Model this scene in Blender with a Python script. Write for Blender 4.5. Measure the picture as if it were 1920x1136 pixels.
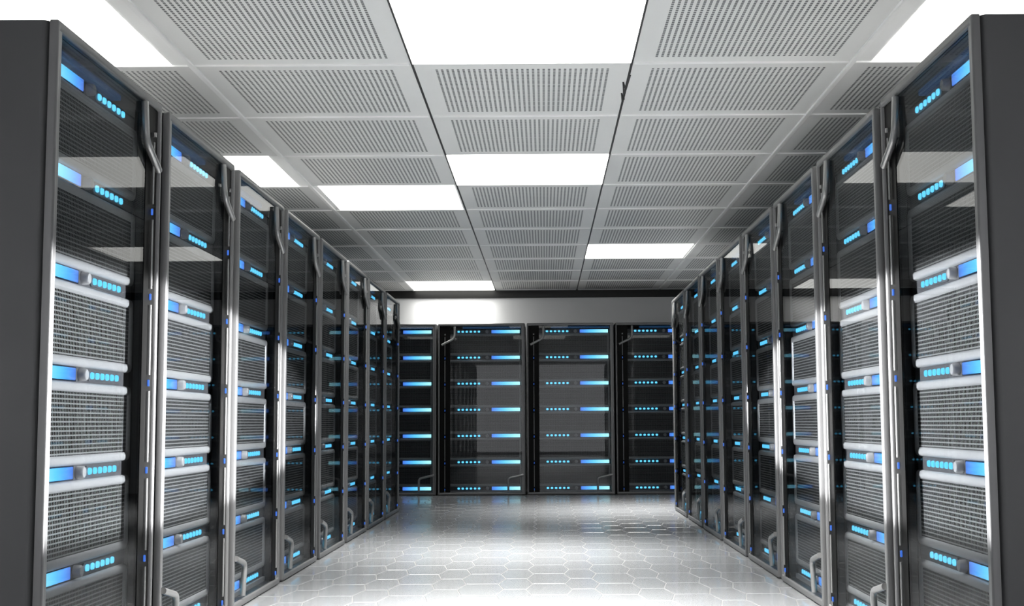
import bpy, bmesh, math
from mathutils import Matrix, Vector
for o in list(bpy.data.objects): bpy.data.objects.remove(o, do_unlink=True)
S = bpy.context.scene
C = bpy.data.collections.new('server_room'); S.collection.children.link(C)

# ------------------------------------------------------------------ camera
CAM_H, PITCH, ROLL = 0.8731, 0.0926, -0.0061
cam = bpy.data.objects.new('camera', bpy.data.cameras.new('camera')); C.objects.link(cam)
F = Vector((0, math.cos(PITCH), math.sin(PITCH))); U = Vector((0, -math.sin(PITCH), math.cos(PITCH))); X = Vector((1, 0, 0))
R_ = X*math.cos(ROLL) + U*math.sin(ROLL); U_ = -X*math.sin(ROLL) + U*math.cos(ROLL)
m3 = Matrix((R_, U_, -F)).transposed()
cam.matrix_world = Matrix.Translation((0, 0, CAM_H)) @ m3.to_4x4()
cam.data.sensor_width = 36; cam.data.lens = 2421.9/1920*36; cam.data.shift_x = -59.7/1920
cam.data.clip_start = 0.05
S.camera = cam

# ------------------------------------------------------------------ world, exposure, lights
w = bpy.data.worlds.new('world'); S.world = w; w.use_nodes = True
w.node_tree.nodes['Background'].inputs[0].default_value = (0.9, 0.95, 1, 1)
w.node_tree.nodes['Background'].inputs[1].default_value = 0.02
S.view_settings.view_transform = 'Standard'; S.view_settings.look = 'None'
S.view_settings.gamma = 1; S.view_settings.use_curve_mapping = False
S.view_settings.exposure = 0.47
PANEL_EMIT = 2.6            # strength of the ceiling diffusers
BACKDROP_EMIT = 2.3           # strength of the added glowing panel behind the camera
# geometry of the room
GX, GY, TW, TD, ZC = -1.6976, 6.1228, 1.0656, 1.0659, 2.6076     # ceiling grid
A, B, YS, PITCH_R = 1.4623, 1.2971, 3.8096, 1.1675               # rack rows
XL, XR, YB, YF = GX-TW, GX+4*TW, GY+10*TD+0.03, -4.6             # walls

def area(name, loc, rot, sx, sy, watts, spread=180, col=(1, 1, 1)):
    l = bpy.data.lights.new(name, 'AREA'); l.shape = 'RECTANGLE'; l.size = sx; l.size_y = sy
    l.energy = watts; l.spread = math.radians(spread); l.color = col
    o = bpy.data.objects.new(name, l); o.location = loc; o.rotation_euler = rot; C.objects.link(o); return o

def spot(name, loc, target, watts, half_w, half_h, blend):
    l = bpy.data.lights.new(name, 'SPOT'); l.energy = watts; l.spot_blend = blend; l.shadow_soft_size = 0.02
    l.spot_size = math.radians(2*half_w)
    o = bpy.data.objects.new(name, l); C.objects.link(o); o.location = loc
    o.rotation_euler = (Vector(target)-Vector(loc)).to_track_quat('-Z', 'Y').to_euler()
    o.scale = (1, math.tan(math.radians(half_h))/math.tan(math.radians(half_w)), 1)
    return o
LAMP_W = 60                 # each lit ceiling panel's downward light
SPOT_W = 2000               # two added spots without fixtures, each throwing a bright band on one rack row
def add_band_spot(x, px, y=4.9, z=0.96):
    spot('added_band_light', (x, y, z), (px, y, z), SPOT_W, math.degrees(math.atan(3.6/abs(px-x))), math.degrees(math.atan(0.49/abs(px-x))), 0.12)
add_band_spot(1.1, -A); add_band_spot(-1.2, B)

# ------------------------------------------------------------------ materials
def mat(name, col, rough=0.5, metal=0.0, spec=0.5, emit=None, es=0, coat=0):
    m = bpy.data.materials.new(name); m.use_nodes = True
    b = m.node_tree.nodes['Principled BSDF']
    b.inputs['Base Color'].default_value = (*col, 1); b.inputs['Roughness'].default_value = rough
    b.inputs['Metallic'].default_value = metal; b.inputs['Specular IOR Level'].default_value = spec
    b.inputs['Coat Weight'].default_value = coat; b.inputs['Coat Roughness'].default_value = 0.08
    if emit: b.inputs['Emission Color'].default_value = (*emit, 1); b.inputs['Emission Strength'].default_value = es
    return m
def noise_rough(m, base, amp, scale=8, bump=0.0, bscale=300):
    nt = m.node_tree; N = nt.nodes; b = N['Principled BSDF']
    tc = N.new('ShaderNodeTexCoord'); n = N.new('ShaderNodeTexNoise'); n.inputs['Scale'].default_value = scale; n.inputs['Detail'].default_value = 5
    mr = N.new('ShaderNodeMapRange'); mr.inputs['To Min'].default_value = base-amp; mr.inputs['To Max'].default_value = base+amp
    nt.links.new(tc.outputs['Object'], n.inputs['Vector']); nt.links.new(n.outputs['Fac'], mr.inputs['Value']); nt.links.new(mr.outputs[0], b.inputs['Roughness'])
    if bump:
        n2 = N.new('ShaderNodeTexNoise'); n2.inputs['Scale'].default_value = bscale; bp = N.new('ShaderNodeBump'); bp.inputs['Strength'].default_value = bump; bp.inputs['Distance'].default_value = 0.001
        nt.links.new(tc.outputs['Object'], n2.inputs['Vector']); nt.links.new(n2.outputs['Fac'], bp.inputs['Height']); nt.links.new(bp.outputs[0], b.inputs['Normal'])
    return m

class NB:   # tiny helper for math node graphs
    def __init__(s, m): s.nt = m.node_tree
    def v(s, op, a, b=None, c=None):
        n = s.nt.nodes.new('ShaderNodeMath'); n.operation = op
        for i, q in enumerate((a, b, c)):
            if q is None: continue
            if isinstance(q, (int, float)): n.inputs[i].default_value = q
            else: s.nt.links.new(q, n.inputs[i])
        return n.outputs[0]
    def xyz(s):
        tc = s.nt.nodes.new('ShaderNodeTexCoord'); sp = s.nt.nodes.new('ShaderNodeSeparateXYZ')
        s.nt.links.new(tc.outputs['Object'], sp.inputs[0]); return sp.outputs
    def band(s, x, lo, hi):   # 1 when lo<x<hi
        return s.v('MULTIPLY', s.v('GREATER_THAN', x, lo), s.v('LESS_THAN', x, hi))
    def mix(s, fac, c1, c2, inp):
        n = s.nt.nodes.new('ShaderNodeMix'); n.data_type = 'RGBA'
        s.nt.links.new(fac, n.inputs['Factor'])
        n.inputs['A'].default_value = (*c1, 1); n.inputs['B'].default_value = (*c2, 1)
        s.nt.links.new(n.outputs['Result'], inp); return n

M = {}
M['frame'] = noise_rough(mat('frame_metal', (0.125, 0.125, 0.127), 0.36, 0.3), 0.40, 0.04)
M['panel'] = noise_rough(mat('cabinet_paint', (0.042, 0.043, 0.045), 0.45), 0.5, 0.08, 5, 0.15)
M['black'] = noise_rough(mat('black_plastic', (0.005, 0.005, 0.005), 0.5, spec=0.06), 0.5, 0.05)
M['inner'] = mat('rack_interior', (0.006, 0.006, 0.007), 0.6, spec=0.2)
M['silver'] = noise_rough(mat('satin_silver', (0.72, 0.715, 0.71), 0.4, 0.15), 0.40, 0.05)
M['chrome'] = mat('handle_metal', (0.22, 0.22, 0.22), 0.3, 0.5)
M['strip'] = mat('control_strip', (0.2, 0.2, 0.21), 0.35, 0.3)
M['bed'] = mat('strip_bed', (0.17, 0.17, 0.18), 0.4, 0.1)
M['trimblack'] = mat('black_trim', (0.006, 0.006, 0.006), 0.5)
M['tbar'] = mat('white_tbar', (0.99, 0.99, 0.98), 0.4)
M['wall'] = noise_rough(mat('wall_paint', (0.82, 0.82, 0.83), 0.35), 0.35, 0.06, 4, 0.1)
M['led'] = mat('cyan_led', (0.02, 0.1, 0.14), 0.3, emit=(0.12, 0.62, 1.0), es=2.6)
M['led_blue'] = mat('blue_status_led', (0.01, 0.03, 0.1), 0.3, emit=(0.05, 0.2, 0.9), es=0.5)
M['tile_floor'] = noise_rough(mat('floor_tile', (0.195, 0.2, 0.208), 0.3, 0.0, 0.6, coat=0.3), 0.25, 0.01, 3)
M['grout'] = mat('floor_groove', (0.15, 0.15, 0.15), 0.5)

def glass_mat():
    m = bpy.data.materials.new('door_glass'); m.use_nodes = True; nt = m.node_tree; N = nt.nodes; N.clear()
    out = N.new('ShaderNodeOutputMaterial'); mx = N.new('ShaderNodeMixShader'); fr = N.new('ShaderNodeFresnel'); fr.inputs['IOR'].default_value = 1.45
    tr = N.new('ShaderNodeBsdfTransparent'); tr.inputs[0].default_value = (0.60, 0.61, 0.62, 1)
    gl = N.new('ShaderNodeBsdfGlossy'); gl.inputs['Roughness'].default_value = 0.0
    ge = N.new('ShaderNodeNewGeometry'); ior = N.new('ShaderNodeMapRange'); ior.inputs['To Min'].default_value = 1.3; ior.inputs['To Max'].default_value = 1/1.3
    nt.links.new(ge.outputs['Backfacing'], ior.inputs['Value']); nt.links.new(ior.outputs[0], fr.inputs['IOR'])   # same index at both faces of the pane
    sc = N.new('ShaderNodeMath'); sc.operation = 'MULTIPLY_ADD'; sc.inputs[1].default_value = 0.38; sc.inputs[2].default_value = 0.011; nt.links.new(fr.outputs[0], sc.inputs[0])
    nt.links.new(sc.outputs[0], mx.inputs[0]); nt.links.new(tr.outputs[0], mx.inputs[1]); nt.links.new(gl.outputs[0], mx.inputs[2]); nt.links.new(mx.outputs[0], out.inputs[0])
    return m
M['glass'] = glass_mat()

def screen_mat():      # lit display: white-cyan at the outer end through cyan to violet blue
    m = mat('display_screen', (0.02, 0.05, 0.08), 0.2); nt = m.node_tree; b = nt.nodes['Principled BSDF']
    tc = nt.nodes.new('ShaderNodeTexCoord'); sp = nt.nodes.new('ShaderNodeSeparateXYZ'); nt.links.new(tc.outputs['Generated'], sp.inputs[0])
    r = nt.nodes.new('ShaderNodeValToRGB'); nt.links.new(sp.outputs[0], r.inputs[0]); r.name = 'ramp'
    e = r.color_ramp.elements; e[0].position = 0.0; e[0].color = (0.06, 0.15, 0.6, 1); e[1].position = 1.0; e[1].color = (0.4, 0.85, 0.9, 1)
    x = e.new(0.2); x.color = (0.07, 0.33, 0.85, 1); x = e.new(0.45); x.color = (0.11, 0.55, 0.95, 1)
    nt.links.new(r.outputs[0], b.inputs['Emission Color']); b.inputs['Emission Strength'].default_value = 2.5
    return m
M['screen'] = screen_mat()
def screen_mirror():
    m = M['screen'].copy(); m.name = 'display_screen_mirrored'; e = m.node_tree.nodes['ramp'].color_ramp.elements
    cols = [tuple(x.color) for x in e]; ps = [x.position for x in e]
    for x, c in zip(e, cols[::-1]): x.color = c
    for i, q in enumerate([1-p for p in ps[::-1]]): e[i].position = q
    return m
M['screen_m'] = screen_mirror()

def grille_mat():      # rows of small punched slots
    m = mat('server_grille', (0.5, 0.5, 0.5), 0.45, 0.15); q = NB(m); x, y, z = q.xyz()
    b = m.node_tree.nodes['Principled BSDF']
    fz = q.v('FRACT', q.v('DIVIDE', q.v('ADD', z, 10.0), 0.01465)); fx = q.v('FRACT', q.v('DIVIDE', q.v('ADD', x, 10.0), 0.0135))
    h = q.v('MULTIPLY', q.band(fz, 0.16, 0.82), q.band(fx, 0.10, 0.84))
    q.mix(h, (0.40, 0.40, 0.395), (0.004, 0.004, 0.004), b.inputs['Base Color'])
    m.node_tree.links.new(q.v('SUBTRACT', 0.5, q.v('MULTIPLY', h, 0.5)), b.inputs['Specular IOR Level'])
    m.node_tree.links.new(q.v('SUBTRACT', 0.15, q.v('MULTIPLY', h, 0.15)), b.inputs['Metallic'])
    return m
M['grille'] = grille_mat()

def ceiling_mat():     # white metal tile with a field of punched slots
    m = mat('ceiling_tile', (0.8, 0.8, 0.79), 0.45); q = NB(m); x, y, z = q.xyz(); b = m.node_tree.nodes['Principled BSDF']
    u = q.v('FRACT', q.v('DIVIDE', q.v('SUBTRACT', x, GX-20*TW), TW)); v = q.v('FRACT', q.v('DIVIDE', q.v('SUBTRACT', y, GY-20*TD), TD))
    fu = q.v('FRACT', q.v('MULTIPLY', q.v('SUBTRACT', u, 0.092), 33/0.816)); fv = q.v('FRACT', q.v('MULTIPLY', q.v('SUBTRACT', v, 0.09), 32/0.82))
    inside = q.v('MULTIPLY', q.band(u, 0.092, 0.908), q.band(v, 0.09, 0.91))
    h = q.v('MULTIPLY', inside, q.v('MULTIPLY', q.band(fu, 0.28, 0.72), q.band(fv, 0.12, 0.88)))
    q.mix(h, (0.82, 0.82, 0.805), (0.12, 0.13, 0.13), b.inputs['Base Color'])
    return m
M['ceiling'] = ceiling_mat()
def emit_mat(name, col, s):
    m = bpy.data.materials.new(name); m.use_nodes = True; N = m.node_tree.nodes; N.clear()
    o = N.new('ShaderNodeOutputMaterial'); e = N.new('ShaderNodeEmission'); e.inputs[0].default_value = (*col, 1); e.inputs[1].default_value = s
    m.node_tree.links.new(e.outputs[0], o.inputs[0]); return m
M['diffuser'] = emit_mat('lit_diffuser', (1.0, 1.0, 0.95), PANEL_EMIT)
M['added_backdrop'] = emit_mat('glowing_backdrop', (0.97, 0.98, 1.0), BACKDROP_EMIT)

# ------------------------------------------------------------------ mesh helpers
def box(bm, x0, x1, y0, y1, z0, z1, mi=0):
    vs = [bm.verts.new((x, y, z)) for x in (x0, x1) for y in (y0, y1) for z in (z0, z1)]
    fs = []
    for f in ((0, 1, 3, 2), (4, 6, 7, 5), (0, 4, 5, 1), (2, 3, 7, 6), (0, 2, 6, 4), (1, 5, 7, 3)):
        g = bm.faces.new([vs[i] for i in f]); g.material_index = mi; fs.append(g)
    return vs, fs
def bevel(bm, w, seg=2, edges=None):
    bmesh.ops.bevel(bm, geom=edges if edges is not None else list(bm.edges), offset=w, segments=seg, profile=0.5, affect='EDGES', clamp_overlap=True)
def mesh(name, bm, *mats, smooth=True):
    bmesh.ops.recalc_face_normals(bm, faces=bm.faces)
    me = bpy.data.meshes.new(name); bm.to_mesh(me); bm.free()
    for m in mats: me.materials.append(m)
    if smooth:
        for p in me.polygons: p.use_smooth = True
        me.set_sharp_from_angle(angle=math.radians(35))
    return me
def link(name, me, parent=None, loc=(0, 0, 0)):
    o = bpy.data.objects.new(name, me); C.objects.link(o); o.location = loc
    if parent: o.parent = parent
    return o
def struct(name, me, loc=(0, 0, 0)): o = link(name, me, None, loc); o['kind'] = 'structure'; return o
def simple(name, m, *dims, bev=0, mi=0):
    bm = bmesh.new(); box(bm, *dims)
    if bev: bevel(bm, bev)
    return mesh(name, bm, m)
def ring_pts(x0, x1, z0, z1, r, n=5):
    pts = []
    for cx, cz, a0 in ((x1-r, z1-r, 0), (x0+r, z1-r, 90), (x0+r, z0+r, 180), (x1-r, z0+r, 270)):
        for i in range(n+1):
            a = math.radians(a0+90*i/n); pts.append((cx+r*math.cos(a), cz+r*math.sin(a)))
    return pts
def rounded_ring(bm, x0, x1, z0, z1, r, t, tb, yf, yb, lip=0.006):
    """rounded rectangular bezel; t side width, tb top/bottom width; front at yf, back at yb"""
    prof = []
    def lp(i, rr, y): 
        a = ring_pts(x0+i[0], x1-i[0], z0+i[1], z1-i[1], rr); return [bm.verts.new((p[0], y, p[1])) for p in a]
    loops = [lp((0, 0), r, yb), lp((0, 0), r, yf+lip), lp((lip*.4, lip*.4), r, yf+lip*.3), lp((lip, lip), r, yf),
             lp((t-lip, tb-lip), max(r-t, .006), yf), lp((t-lip*.3, tb-lip*.3), max(r-t, .005), yf+lip*.5), lp((t, tb), max(r-t, .005), yf+lip*1.3), lp((t, tb), max(r-t, .005), yb)]
    n = len(loops[0])
    for a, b in zip(loops, loops[1:]+loops[:1]):
        for i in range(n): bm.faces.new((a[i], a[(i+1) % n], b[(i+1) % n], b[i]))
def tube(bm, pts, r, n=12, flat=1.0):
    """round bar along points with capped ends; flat squeezes it in y"""
    pts = [Vector(p) for p in pts]; loops = []
    for i, p in enumerate(pts):
        t = (pts[min(i+1, len(pts)-1)]-pts[max(i-1, 0)]).normalized()
        a = Vector((0, 1, 0)); s = t.cross(a)
        if s.length < 1e-3: a = Vector((1, 0, 0)); s = t.cross(a)
        s.normalize(); u = s.cross(t)
        loops.append([bm.verts.new(p+s*r*math.cos(2*math.pi*k/n)+u*r*flat*math.sin(2*math.pi*k/n)) for k in range(n)])
    for a, b in zip(loops, loops[1:]):
        for i in range(n): bm.faces.new((a[i], a[(i+1) % n], b[(i+1) % n], b[i]))
    bm.faces.new(loops[0]); bm.faces.new(loops[-1])
def bend(pts, rad=0.03, n=5):
    """round the corners of a polyline"""
    P = [Vector(p) for p in pts]; out = [P[0]]
    for a, b, c in zip(P, P[1:], P[2:]):
        d1 = (a-b).normalized(); d2 = (c-b).normalized(); s = b+d1*rad; e = b+d2*rad
        for i in range(n+1):
            t = i/n; out.append(s*(1-t)**2+b*2*t*(1-t)+e*t*t)
    out.append(P[-1]); return out

# ------------------------------------------------------------------ the server rack
W, H, DP = 1.07, 2.10, 0.80
ZK = [2.003-0.3205*k for k in range(7)]
YR = 0.062          # server fronts stand this far behind the door plane

def rack_meshes(mir):
    """all meshes of a rack; mir mirrors left and right"""
    fx = (lambda x: W-x) if mir else (lambda x: x)
    def bx(bm, x0, x1, *r): a, b = sorted((fx(x0), fx(x1))); return box(bm, a, b, *r)
    D = {}
    bm = bmesh.new()                                # cabinet: side panels, roof, plinth, back with rounded front corners
    for a, b in ((0.0, 0.05), (W-0.05, W)): bx(bm, a, b, 0.028, DP, 0.02, H-0.004)
    bevel(bm, 0.024, 5, [e for e in bm.edges if abs(e.verts[0].co.z-e.verts[1].co.z) > 1 and e.verts[0].co.y < 0.1])
    bx(bm, 0.05, W-0.05, 0.03, DP, H-0.03, H-0.004); bx(bm, 0.05, W-0.05, 0.03, DP, 0.0, 0.03); bx(bm, 0.05, W-0.05, DP-0.02, DP, 0.03, H-0.03)
    D['cabinet_body'] = mesh('cabinet_body', bm, M['panel'])
    bm = bmesh.new(); bx(bm, 0.05, W-0.05, 0.16, 0.17, 0.04, H-0.04)
    for x in (0.05, W-0.065): bx(bm, x, x+0.015, 0.075, 0.16, 0.04, H-0.04)
    D['mounting_rail'] = mesh('mounting_rail', bm, M['inner'])
    bm = bmesh.new()                                # door frame: silver ring, front at y=0
    rounded_ring(bm, 0, W, 0.004, H, 0.012, 0.02, 0.03, 0.0, 0.026, 0.006)
    for a, b in ((W-0.042, W-0.018),): bx(bm, a, b, 0.004, 0.026, 0.03, H-0.03)
    D['door'] = mesh('door', bm, M['frame'])
    bm = bmesh.new(); bx(bm, 0.02, 0.15, 0.012, 0.024, 0.034, H-0.03)
    D['door_stile'] = mesh('door_stile', bm, M['black'])
    bm = bmesh.new(); bx(bm, 0.15, W-0.042, 0.014, 0.019, 0.034, H-0.03)
    D['door_glass'] = mesh('door_glass', bm, M['glass'], smooth=False)
    # handles
    bm = bmesh.new()
    tube(bm, bend([(fx(0.205), 0.004, 2.062), (fx(0.205), -0.004, 1.915), (fx(0.045), -0.004, 1.835)], 0.045), 0.0135, 12)
    D['handle_top'] = mesh('door_handle', bm, M['chrome'])
    bm = bmesh.new()
    tube(bm, bend([(fx(0.86), 0.004, 0.05), (fx(0.86), -0.004, 0.205), (fx(1.045), -0.004, 0.245)], 0.035), 0.0135, 12)
    D['handle_low'] = mesh('door_handle', bm, M['chrome'])
    # slim lock rod with gaps for the status lamps
    bm = bmesh.new(); zs = [z-0.012 for z in ZK]
    bounds = [1.965]+zs[1:]+[0.03]
    for a, b in zip(bounds, bounds[1:]):
        tube(bm, [(fx(0.085), 0.004, a-0.03), (fx(0.085), 0.004, b+0.03)], 0.0045, 8)
    tube(bm, [(fx(0.085), 0.002, 1.972), (fx(0.085), 0.002, 1.955)], 0.008, 8)
    D['lock_rod'] = mesh('lock_rod', bm, M['chrome'])
    D['status_light'] = simple('status_light', M['led_blue'], -0.003, 0.003, -0.002, 0.006, -0.012, 0.012, bev=0.002)
    # interior top light bar
    bm = bmesh.new(); bx(bm, 0.30, W-0.05, 0.06, 0.10, 2.040, 2.062); bevel(bm, 0.004)
    D['top_bar'] = mesh('top_bar', bm, mat('blue_gloss_bar', (0.01, 0.03, 0.07), 0.2, emit=(0.02, 0.09, 0.22), es=0.55))
    # server: local z=0 is the centre of its control strip
    x0, x1 = sorted((fx(0.095), fx(1.022)))
    for kind, bot in (('server_unit', -0.296), ('server_unit_short', -0.052)):
        bm = bmesh.new()
        z1 = -0.026
        if bot < -0.1: rounded_ring(bm, x0, x1, bot, z1, 0.02, 0.030, 0.033, YR, YR+0.05, 0.010)
        else: box(bm, x0, x1, YR, YR+0.05, bot, z1)
        box(bm, x0, x1, YR+0.014, YR+0.05, -0.026, 0.024, 1)                    # strip bed
        D[kind] = mesh(kind, bm, M['silver'], M['bed'])
        if bot < -0.1:
            D['front_grille'] = simple('front_grille', M['grille'], x0+0.028, x1-0.028, YR+0.010, YR+0.02, bot+0.031, z1-0.031)
    D['display_screen'] = None
    a, b = sorted((fx(0.655), fx(1.005)))
    bm = bmesh.new(); box(bm, a, b, YR+0.006, YR+0.015, -0.020, 0.020); bevel(bm, 0.003)
    D['display_screen'] = mesh('display_screen', bm, M['screen_m'] if mir else M['screen'])
    bm = bmesh.new(); a, b = sorted((fx(0.645), fx(1.015))); box(bm, a, b, YR+0.009, YR+0.0142, -0.024, 0.0235); bevel(bm, 0.002)
    D['display_bezel'] = mesh('display_bezel', bm, mat('navy_bezel', (0.01, 0.025, 0.06), 0.25))
    bm = bmesh.new(); n = 20; loops = []
    for y, r in ((0.015, 0.021), (-0.006, 0.0205), (-0.011, 0.017), (-0.012, 0.008)):
        loops.append([bm.verts.new((fx(0.60)+r*math.cos(2*math.pi*i/n), YR+y, r*math.sin(2*math.pi*i/n))) for i in range(n)])
    for p, q in zip(loops, loops[1:]):
        for i in range(n): bm.faces.new((p[i], p[(i+1) % n], q[(i+1) % n], q[i]))
    bm.faces.new(loops[-1])
    D['dial_knob'] = mesh('dial_knob', bm, M['silver'])
    bm = bmesh.new(); a, b = sorted((fx(0.215), fx(0.535))); rp = ring_pts(a, b, -0.019, 0.019, 0.016)
    f = [bm.verts.new((p[0], YR+0.009, p[1])) for p in rp]; g = [bm.verts.new((p[0], YR+0.0142, p[1])) for p in rp]
    bm.faces.new(f)
    for i in range(len(f)): bm.faces.new((f[i], f[(i+1) % len(f)], g[(i+1) % len(f)], g[i]))
    D['light_panel'] = mesh('light_panel', bm, M['strip'])
    bm = bmesh.new(); rp = ring_pts(-0.0145, 0.0145, -0.0115, 0.0115, 0.009, 3)
    f = [bm.verts.new((p[0]*.9, YR+0.004, p[1]*.9)) for p in rp]; g = [bm.verts.new((p[0], YR+0.009, p[1])) for p in rp]
    bm.faces.new(f)
    for i in range(len(f)): bm.faces.new((f[i], f[(i+1) % len(f)], g[(i+1) % len(f)], g[i]))
    D['indicator_light'] = mesh('indicator_light', bm, M['led'])
    return D, fx

KIT = {False: rack_meshes(False), True: rack_meshes(True)}
def rack(loc, rz, mir, label, group):
    D, fx = KIT[mir]
    t = bpy.data.objects.new('server_rack', None); t.empty_display_size = 0.2; C.objects.link(t)
    t.location = loc; t.rotation_euler = (0, 0, rz)
    t['label'] = label; t['category'] = 'server rack'; t['group'] = group
    link('cabinet_body', D['cabinet_body'], t); link('mounting_rail', D['mounting_rail'], t); link('top_bar', D['top_bar'], t)
    d = link('door', D['door'], t)
    for k in ('door_stile', 'door_glass', 'lock_rod'): link(k, D[k], d)
    link('door_handle', D['handle_top'], d); link('door_handle', D['handle_low'], d)
    for z in ZK[1:]: link('status_light', D['status_light'], d, (fx(0.085), 0.004, z-0.012))
    for k, z in enumerate(ZK):
        s = link('server_unit', D['server_unit' if k < 6 else 'server_unit_short'], t, (0, 0, z))
        if k < 6: link('front_grille', D['front_grille'], s)
        for nme in ('display_bezel', 'display_screen', 'dial_knob', 'light_panel'): link(nme, D[nme], s)
        for i in range(6): link('indicator_light', D['indicator_light'], s, (fx(0.25+0.05*i), 0, 0))
    return t

ordn = ['nearest', 'second', 'third', 'fourth', 'fifth', 'sixth', 'seventh', 'last']
def row_label(k, side):
    if k == 0: return f'nearest server rack of the {side} row, its grey side panel facing the viewer'
    if k == 7: return f'farthest server rack of the {side} row, beside the gap before the back wall racks'
    return f'{ordn[k]} server rack from the near end of the {side} row, behind the {ordn[k-1]} one'
for k in range(8):
    rack((-A, YS+PITCH_R*k, 0), math.pi/2, True, row_label(k, 'left'), 'server racks in the left row')
for k in range(8):
    rack((B, YS+PITCH_R*k+W, 0), -math.pi/2, False, row_label(k, 'right'), 'server racks in the right row')
BX, BP, BY = -1.306, 1.0922, 15.8821
blab = ['leftmost black server rack along the back wall, partly hidden by the left row',
        'black server rack along the back wall, second from left, facing the aisle',
        'black server rack along the back wall, third from left, its lit displays facing the aisle',
        'rightmost black server rack along the back wall, partly hidden by the right row']
for i in range(4):
    rack((BX+BP*(i-1), BY, 0), 0, False, blab[i], 'server racks along the back wall')

# ------------------------------------------------------------------ floor of stretched hexagonal tiles
def floor_mesh():
    bm = bmesh.new()
    x0, x1, y0, y1 = XL, XR, YF, YB
    v = [bm.verts.new(p) for p in ((x0, y0, -0.0015), (x1, y0, -0.0015), (x1, y1, -0.0015), (x0, y1, -0.0015))]
    f = bm.faces.new(v); f.material_index = 1
    PX, PY, g = 0.3642, 0.4660, 0.0025
    CX, CY = 0.0185, 6.932
    for i in range(-8, 8):
        for j in range(-26, 22):
            for (dx, dy, hv, he) in ((0, 0, 0.1235, 0.0875), (PX/2, PY/2, 0.0946, 0.0586)):
                cx, cy = CX+i*PX+dx, CY+j*PY+dy
                if cx-hv < x0 or cx+hv > x1 or cy-PY/2 < y0 or cy+PY/2 > y1: continue
                def lp(s, z): return [bm.verts.new((cx+px, cy+py, z)) for px, py in ((hv-s*1.6, 0), (he-s*.7, PY/2-s*2.6), (-he+s*.7, PY/2-s*2.6), (-hv+s*1.6, 0), (-he+s*.7, -PY/2+s*2.6), (he-s*.7, -PY/2+s*2.6))]
                a, b = lp(g, -0.0015), lp(g+0.0015, 0.0)
                bm.faces.new(b)
                for q in range(6):
                    ff = bm.faces.new((a[q], a[(q+1) % 6], b[(q+1) % 6], b[q])); ff.material_index = 0
    vs, fs = box(bm, x0, x1, y0, y1, -0.1, -0.004, 1)
    return mesh('floor', bm, M['tile_floor'], M['grout'], smooth=False)
struct('floor', floor_mesh())

# ------------------------------------------------------------------ ceiling grid
LIGHTS = [   # col (-1..3), row, inset left, inset right, label
    (-1, -1, 0.02, 0.095, 'big lit square ceiling panel at the top left corner, above the nearest left rack'),
    (1, -1, 0.004, 0.004, 'big lit ceiling panel at the top centre, nearest in the middle column'),
    (3, -1, 0.095, 0.02, 'big lit square ceiling panel at the top right corner, above the nearest right rack'),
    (-1, 2, 0.02, 0.085, 'lit ceiling panel at the left, just above the third rack of the left row'),
    (1, 2, 0.004, 0.004, 'lit ceiling panel in the middle column, farther one, between perforated tiles'),
    (0, 3, 0.05, 0.02, 'lit ceiling panel left of centre, one row beyond the two side by side'),
    (2, 6, 0.004, 0.03, 'lit ceiling panel right of centre, alone in the far half of the ceiling'),
    (0, 9, 0.01, 0.01, 'lit ceiling panel in the last row, next to the back wall')]
lit = {(a, b) for a, b, *_ in LIGHTS}
bm = bmesh.new()
r0 = int(math.floor((YF-GY)/TD))
for c in range(-1, 4):
    for r in range(r0, 10):
        if (c, r) in lit: continue
        x0, x1 = GX+c*TW, GX+(c+1)*TW; y0, y1 = max(GY+r*TD, YF), GY+(r+1)*TD
        box(bm, x0+0.005, x1-0.005, y0+0.004, y1-0.004, ZC, ZC+0.02)
box(bm, XL-0.1, XR+0.1, YF, YB+0.05, ZC+0.05, ZC+0.12, 1)
struct('ceiling', mesh('ceiling', bm, M['ceiling'], M['trimblack'], smooth=False))
tn = [0]
def trim(m, *d, bev=0.0015):
    tn[0] += 1; return struct(f'trim_{tn[0]}', simple('trim', m, *d, bev=bev))
for i in (0, 3):                                     # white runners
    trim(M['tbar'], GX+i*TW-0.012, GX+i*TW+0.012, YF, YB-0.03, ZC-0.012, ZC+0.03)
for i in (1, 2):                                     # black joints
    trim(M['trimblack'], GX+i*TW-0.006, GX+i*TW+0.006, YF, YB-0.03, ZC-0.0015, ZC+0.02, bev=0)
# the small jagged split in the right-hand black joint
zz = [(0.440, 6.344), (0.4355, 6.632), (0.413, 6.476), (0.4385, 6.832), (0.418, 6.70), (0.432, 6.868)]
bm = bmesh.new()
for (ax, ay), (bx_, by) in zip(zz, zz[1:]):
    d = Vector((bx_-ax, by-ay)).normalized(); n = Vector((-d.y, d.x))*0.004
    q = [(ax+n.x, ay+n.y), (ax-n.x, ay-n.y), (bx_-n.x, by-n.y), (bx_+n.x, by+n.y)]
    lo = [bm.verts.new((x, y, ZC-0.003)) for x, y in q]; hi = [bm.verts.new((x, y, ZC+0.005)) for x, y in q]
    bm.faces.new(lo); bm.faces.new(hi)
    for i in range(4): bm.faces.new((lo[i], lo[(i+1) % 4], hi[(i+1) % 4], hi[i]))
tn[0] += 1; struct(f'trim_{tn[0]}', mesh('trim', bm, M['trimblack'], smooth=False))
for r in range(r0+1, 11):
    y = GY+r*TD
    bm = bmesh.new()
    for c in range(-1, 4):
        if (c, r) in lit or (c, r-1) in lit and c == 1: continue
        box(bm, GX+c*TW+0.013, GX+(c+1)*TW-0.013, y-0.0065, y+0.0065, ZC-0.007, ZC+0.02)
    tn[0] += 1; struct(f'trim_{tn[0]}', mesh('trim', bm, M['tbar'], smooth=False))
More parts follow.
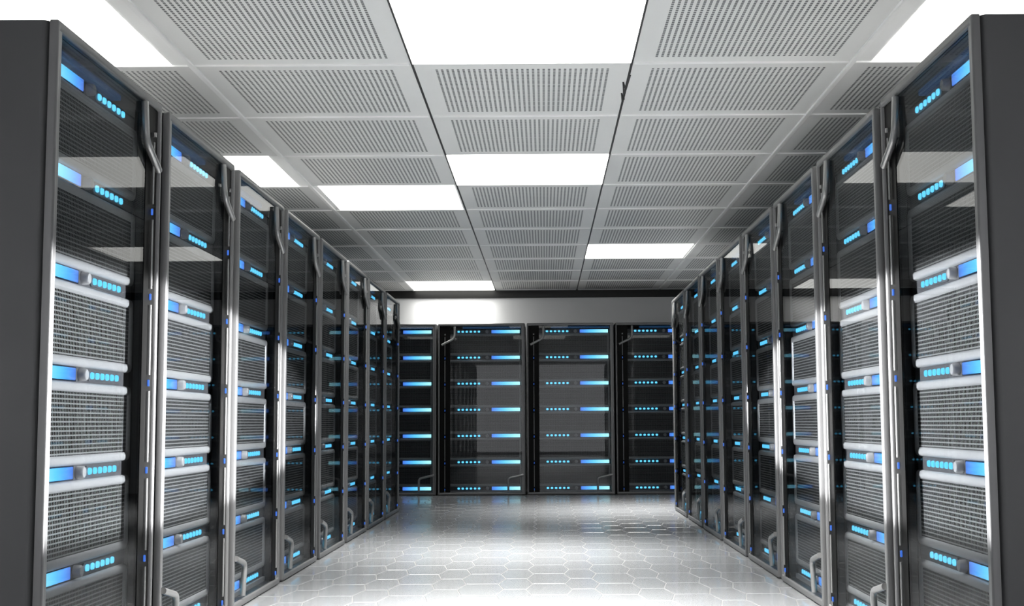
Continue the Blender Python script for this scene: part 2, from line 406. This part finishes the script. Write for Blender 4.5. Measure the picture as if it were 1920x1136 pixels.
for c, r, il, ir, lab in LIGHTS:
    x0, x1, y0, y1 = GX+c*TW, GX+(c+1)*TW, GY+r*TD, GY+(r+1)*TD
    t = bpy.data.objects.new('ceiling_light', None); C.objects.link(t); t.location = ((x0+x1)/2, (y0+y1)/2, ZC)
    t['label'] = lab; t['category'] = 'ceiling light'; t['group'] = 'lit ceiling panels'
    cx, cy = t.location.x, t.location.y
    bm = bmesh.new(); a0, a1, b0, b1 = x0+il-cx, x1-ir-cx, y0+0.006-cy, y1-0.006-cy
    e0, e1 = x0+0.007-cx, x1-0.007-cx
    box(bm, e0, e1, b0-0.001, b1+0.001, 0.012, 0.045)
    if il > 0.01: box(bm, e0, a0, b0, b1, 0.0, 0.012)
    if ir > 0.01: box(bm, a1, e1, b0, b1, 0.0, 0.012)
    link('housing', mesh('housing', bm, M['tbar'], smooth=False), t)
    bm = bmesh.new(); box(bm, a0, a1, b0, b1, -0.003, 0.011)
    link('diffuser', mesh('diffuser', bm, M['diffuser'], smooth=False), t)
    area('panel_light', ((x0+il+x1-ir)/2, cy, ZC-0.008), (0, 0, 0), x1-x0-il-ir-0.02, TD-0.03, LAMP_W*{(1, -1): 3.3, (1, 2): 1.2, (2, 6): 1.5}.get((c, r), 0.35), {(1, -1): 92, (1, 2): 76}.get((c, r), 90), (1, 0.99, 0.95))

# ------------------------------------------------------------------ walls
Z = ZC+0.05
struct('wall_left', simple('wall_left', M['wall'], XL-0.1, XL, YF, YB+0.1, -0.1, Z))
struct('wall_right', simple('wall_right', M['wall'], XR, XR+0.1, YF, YB+0.1, -0.1, Z))
struct('wall_back', simple('wall_back', M['wall'], XL, XR, YB, YB+0.1, -0.1, Z))
struct('wall_front', simple('wall_front', M['wall'], XL, XR, YF-0.1, YF, -0.1, Z))
trim(M['trimblack'], XL, XR, YB-0.03, YB, ZC-0.105, ZC+0.02)
struct('added_backdrop_1', simple('added_backdrop_1', M['added_backdrop'], XL+0.15, XR-0.15, YF+0.002, YF+0.03, 0.08, 2.5))  # added glowing panel, unseen, stands in for the bright space behind the camera
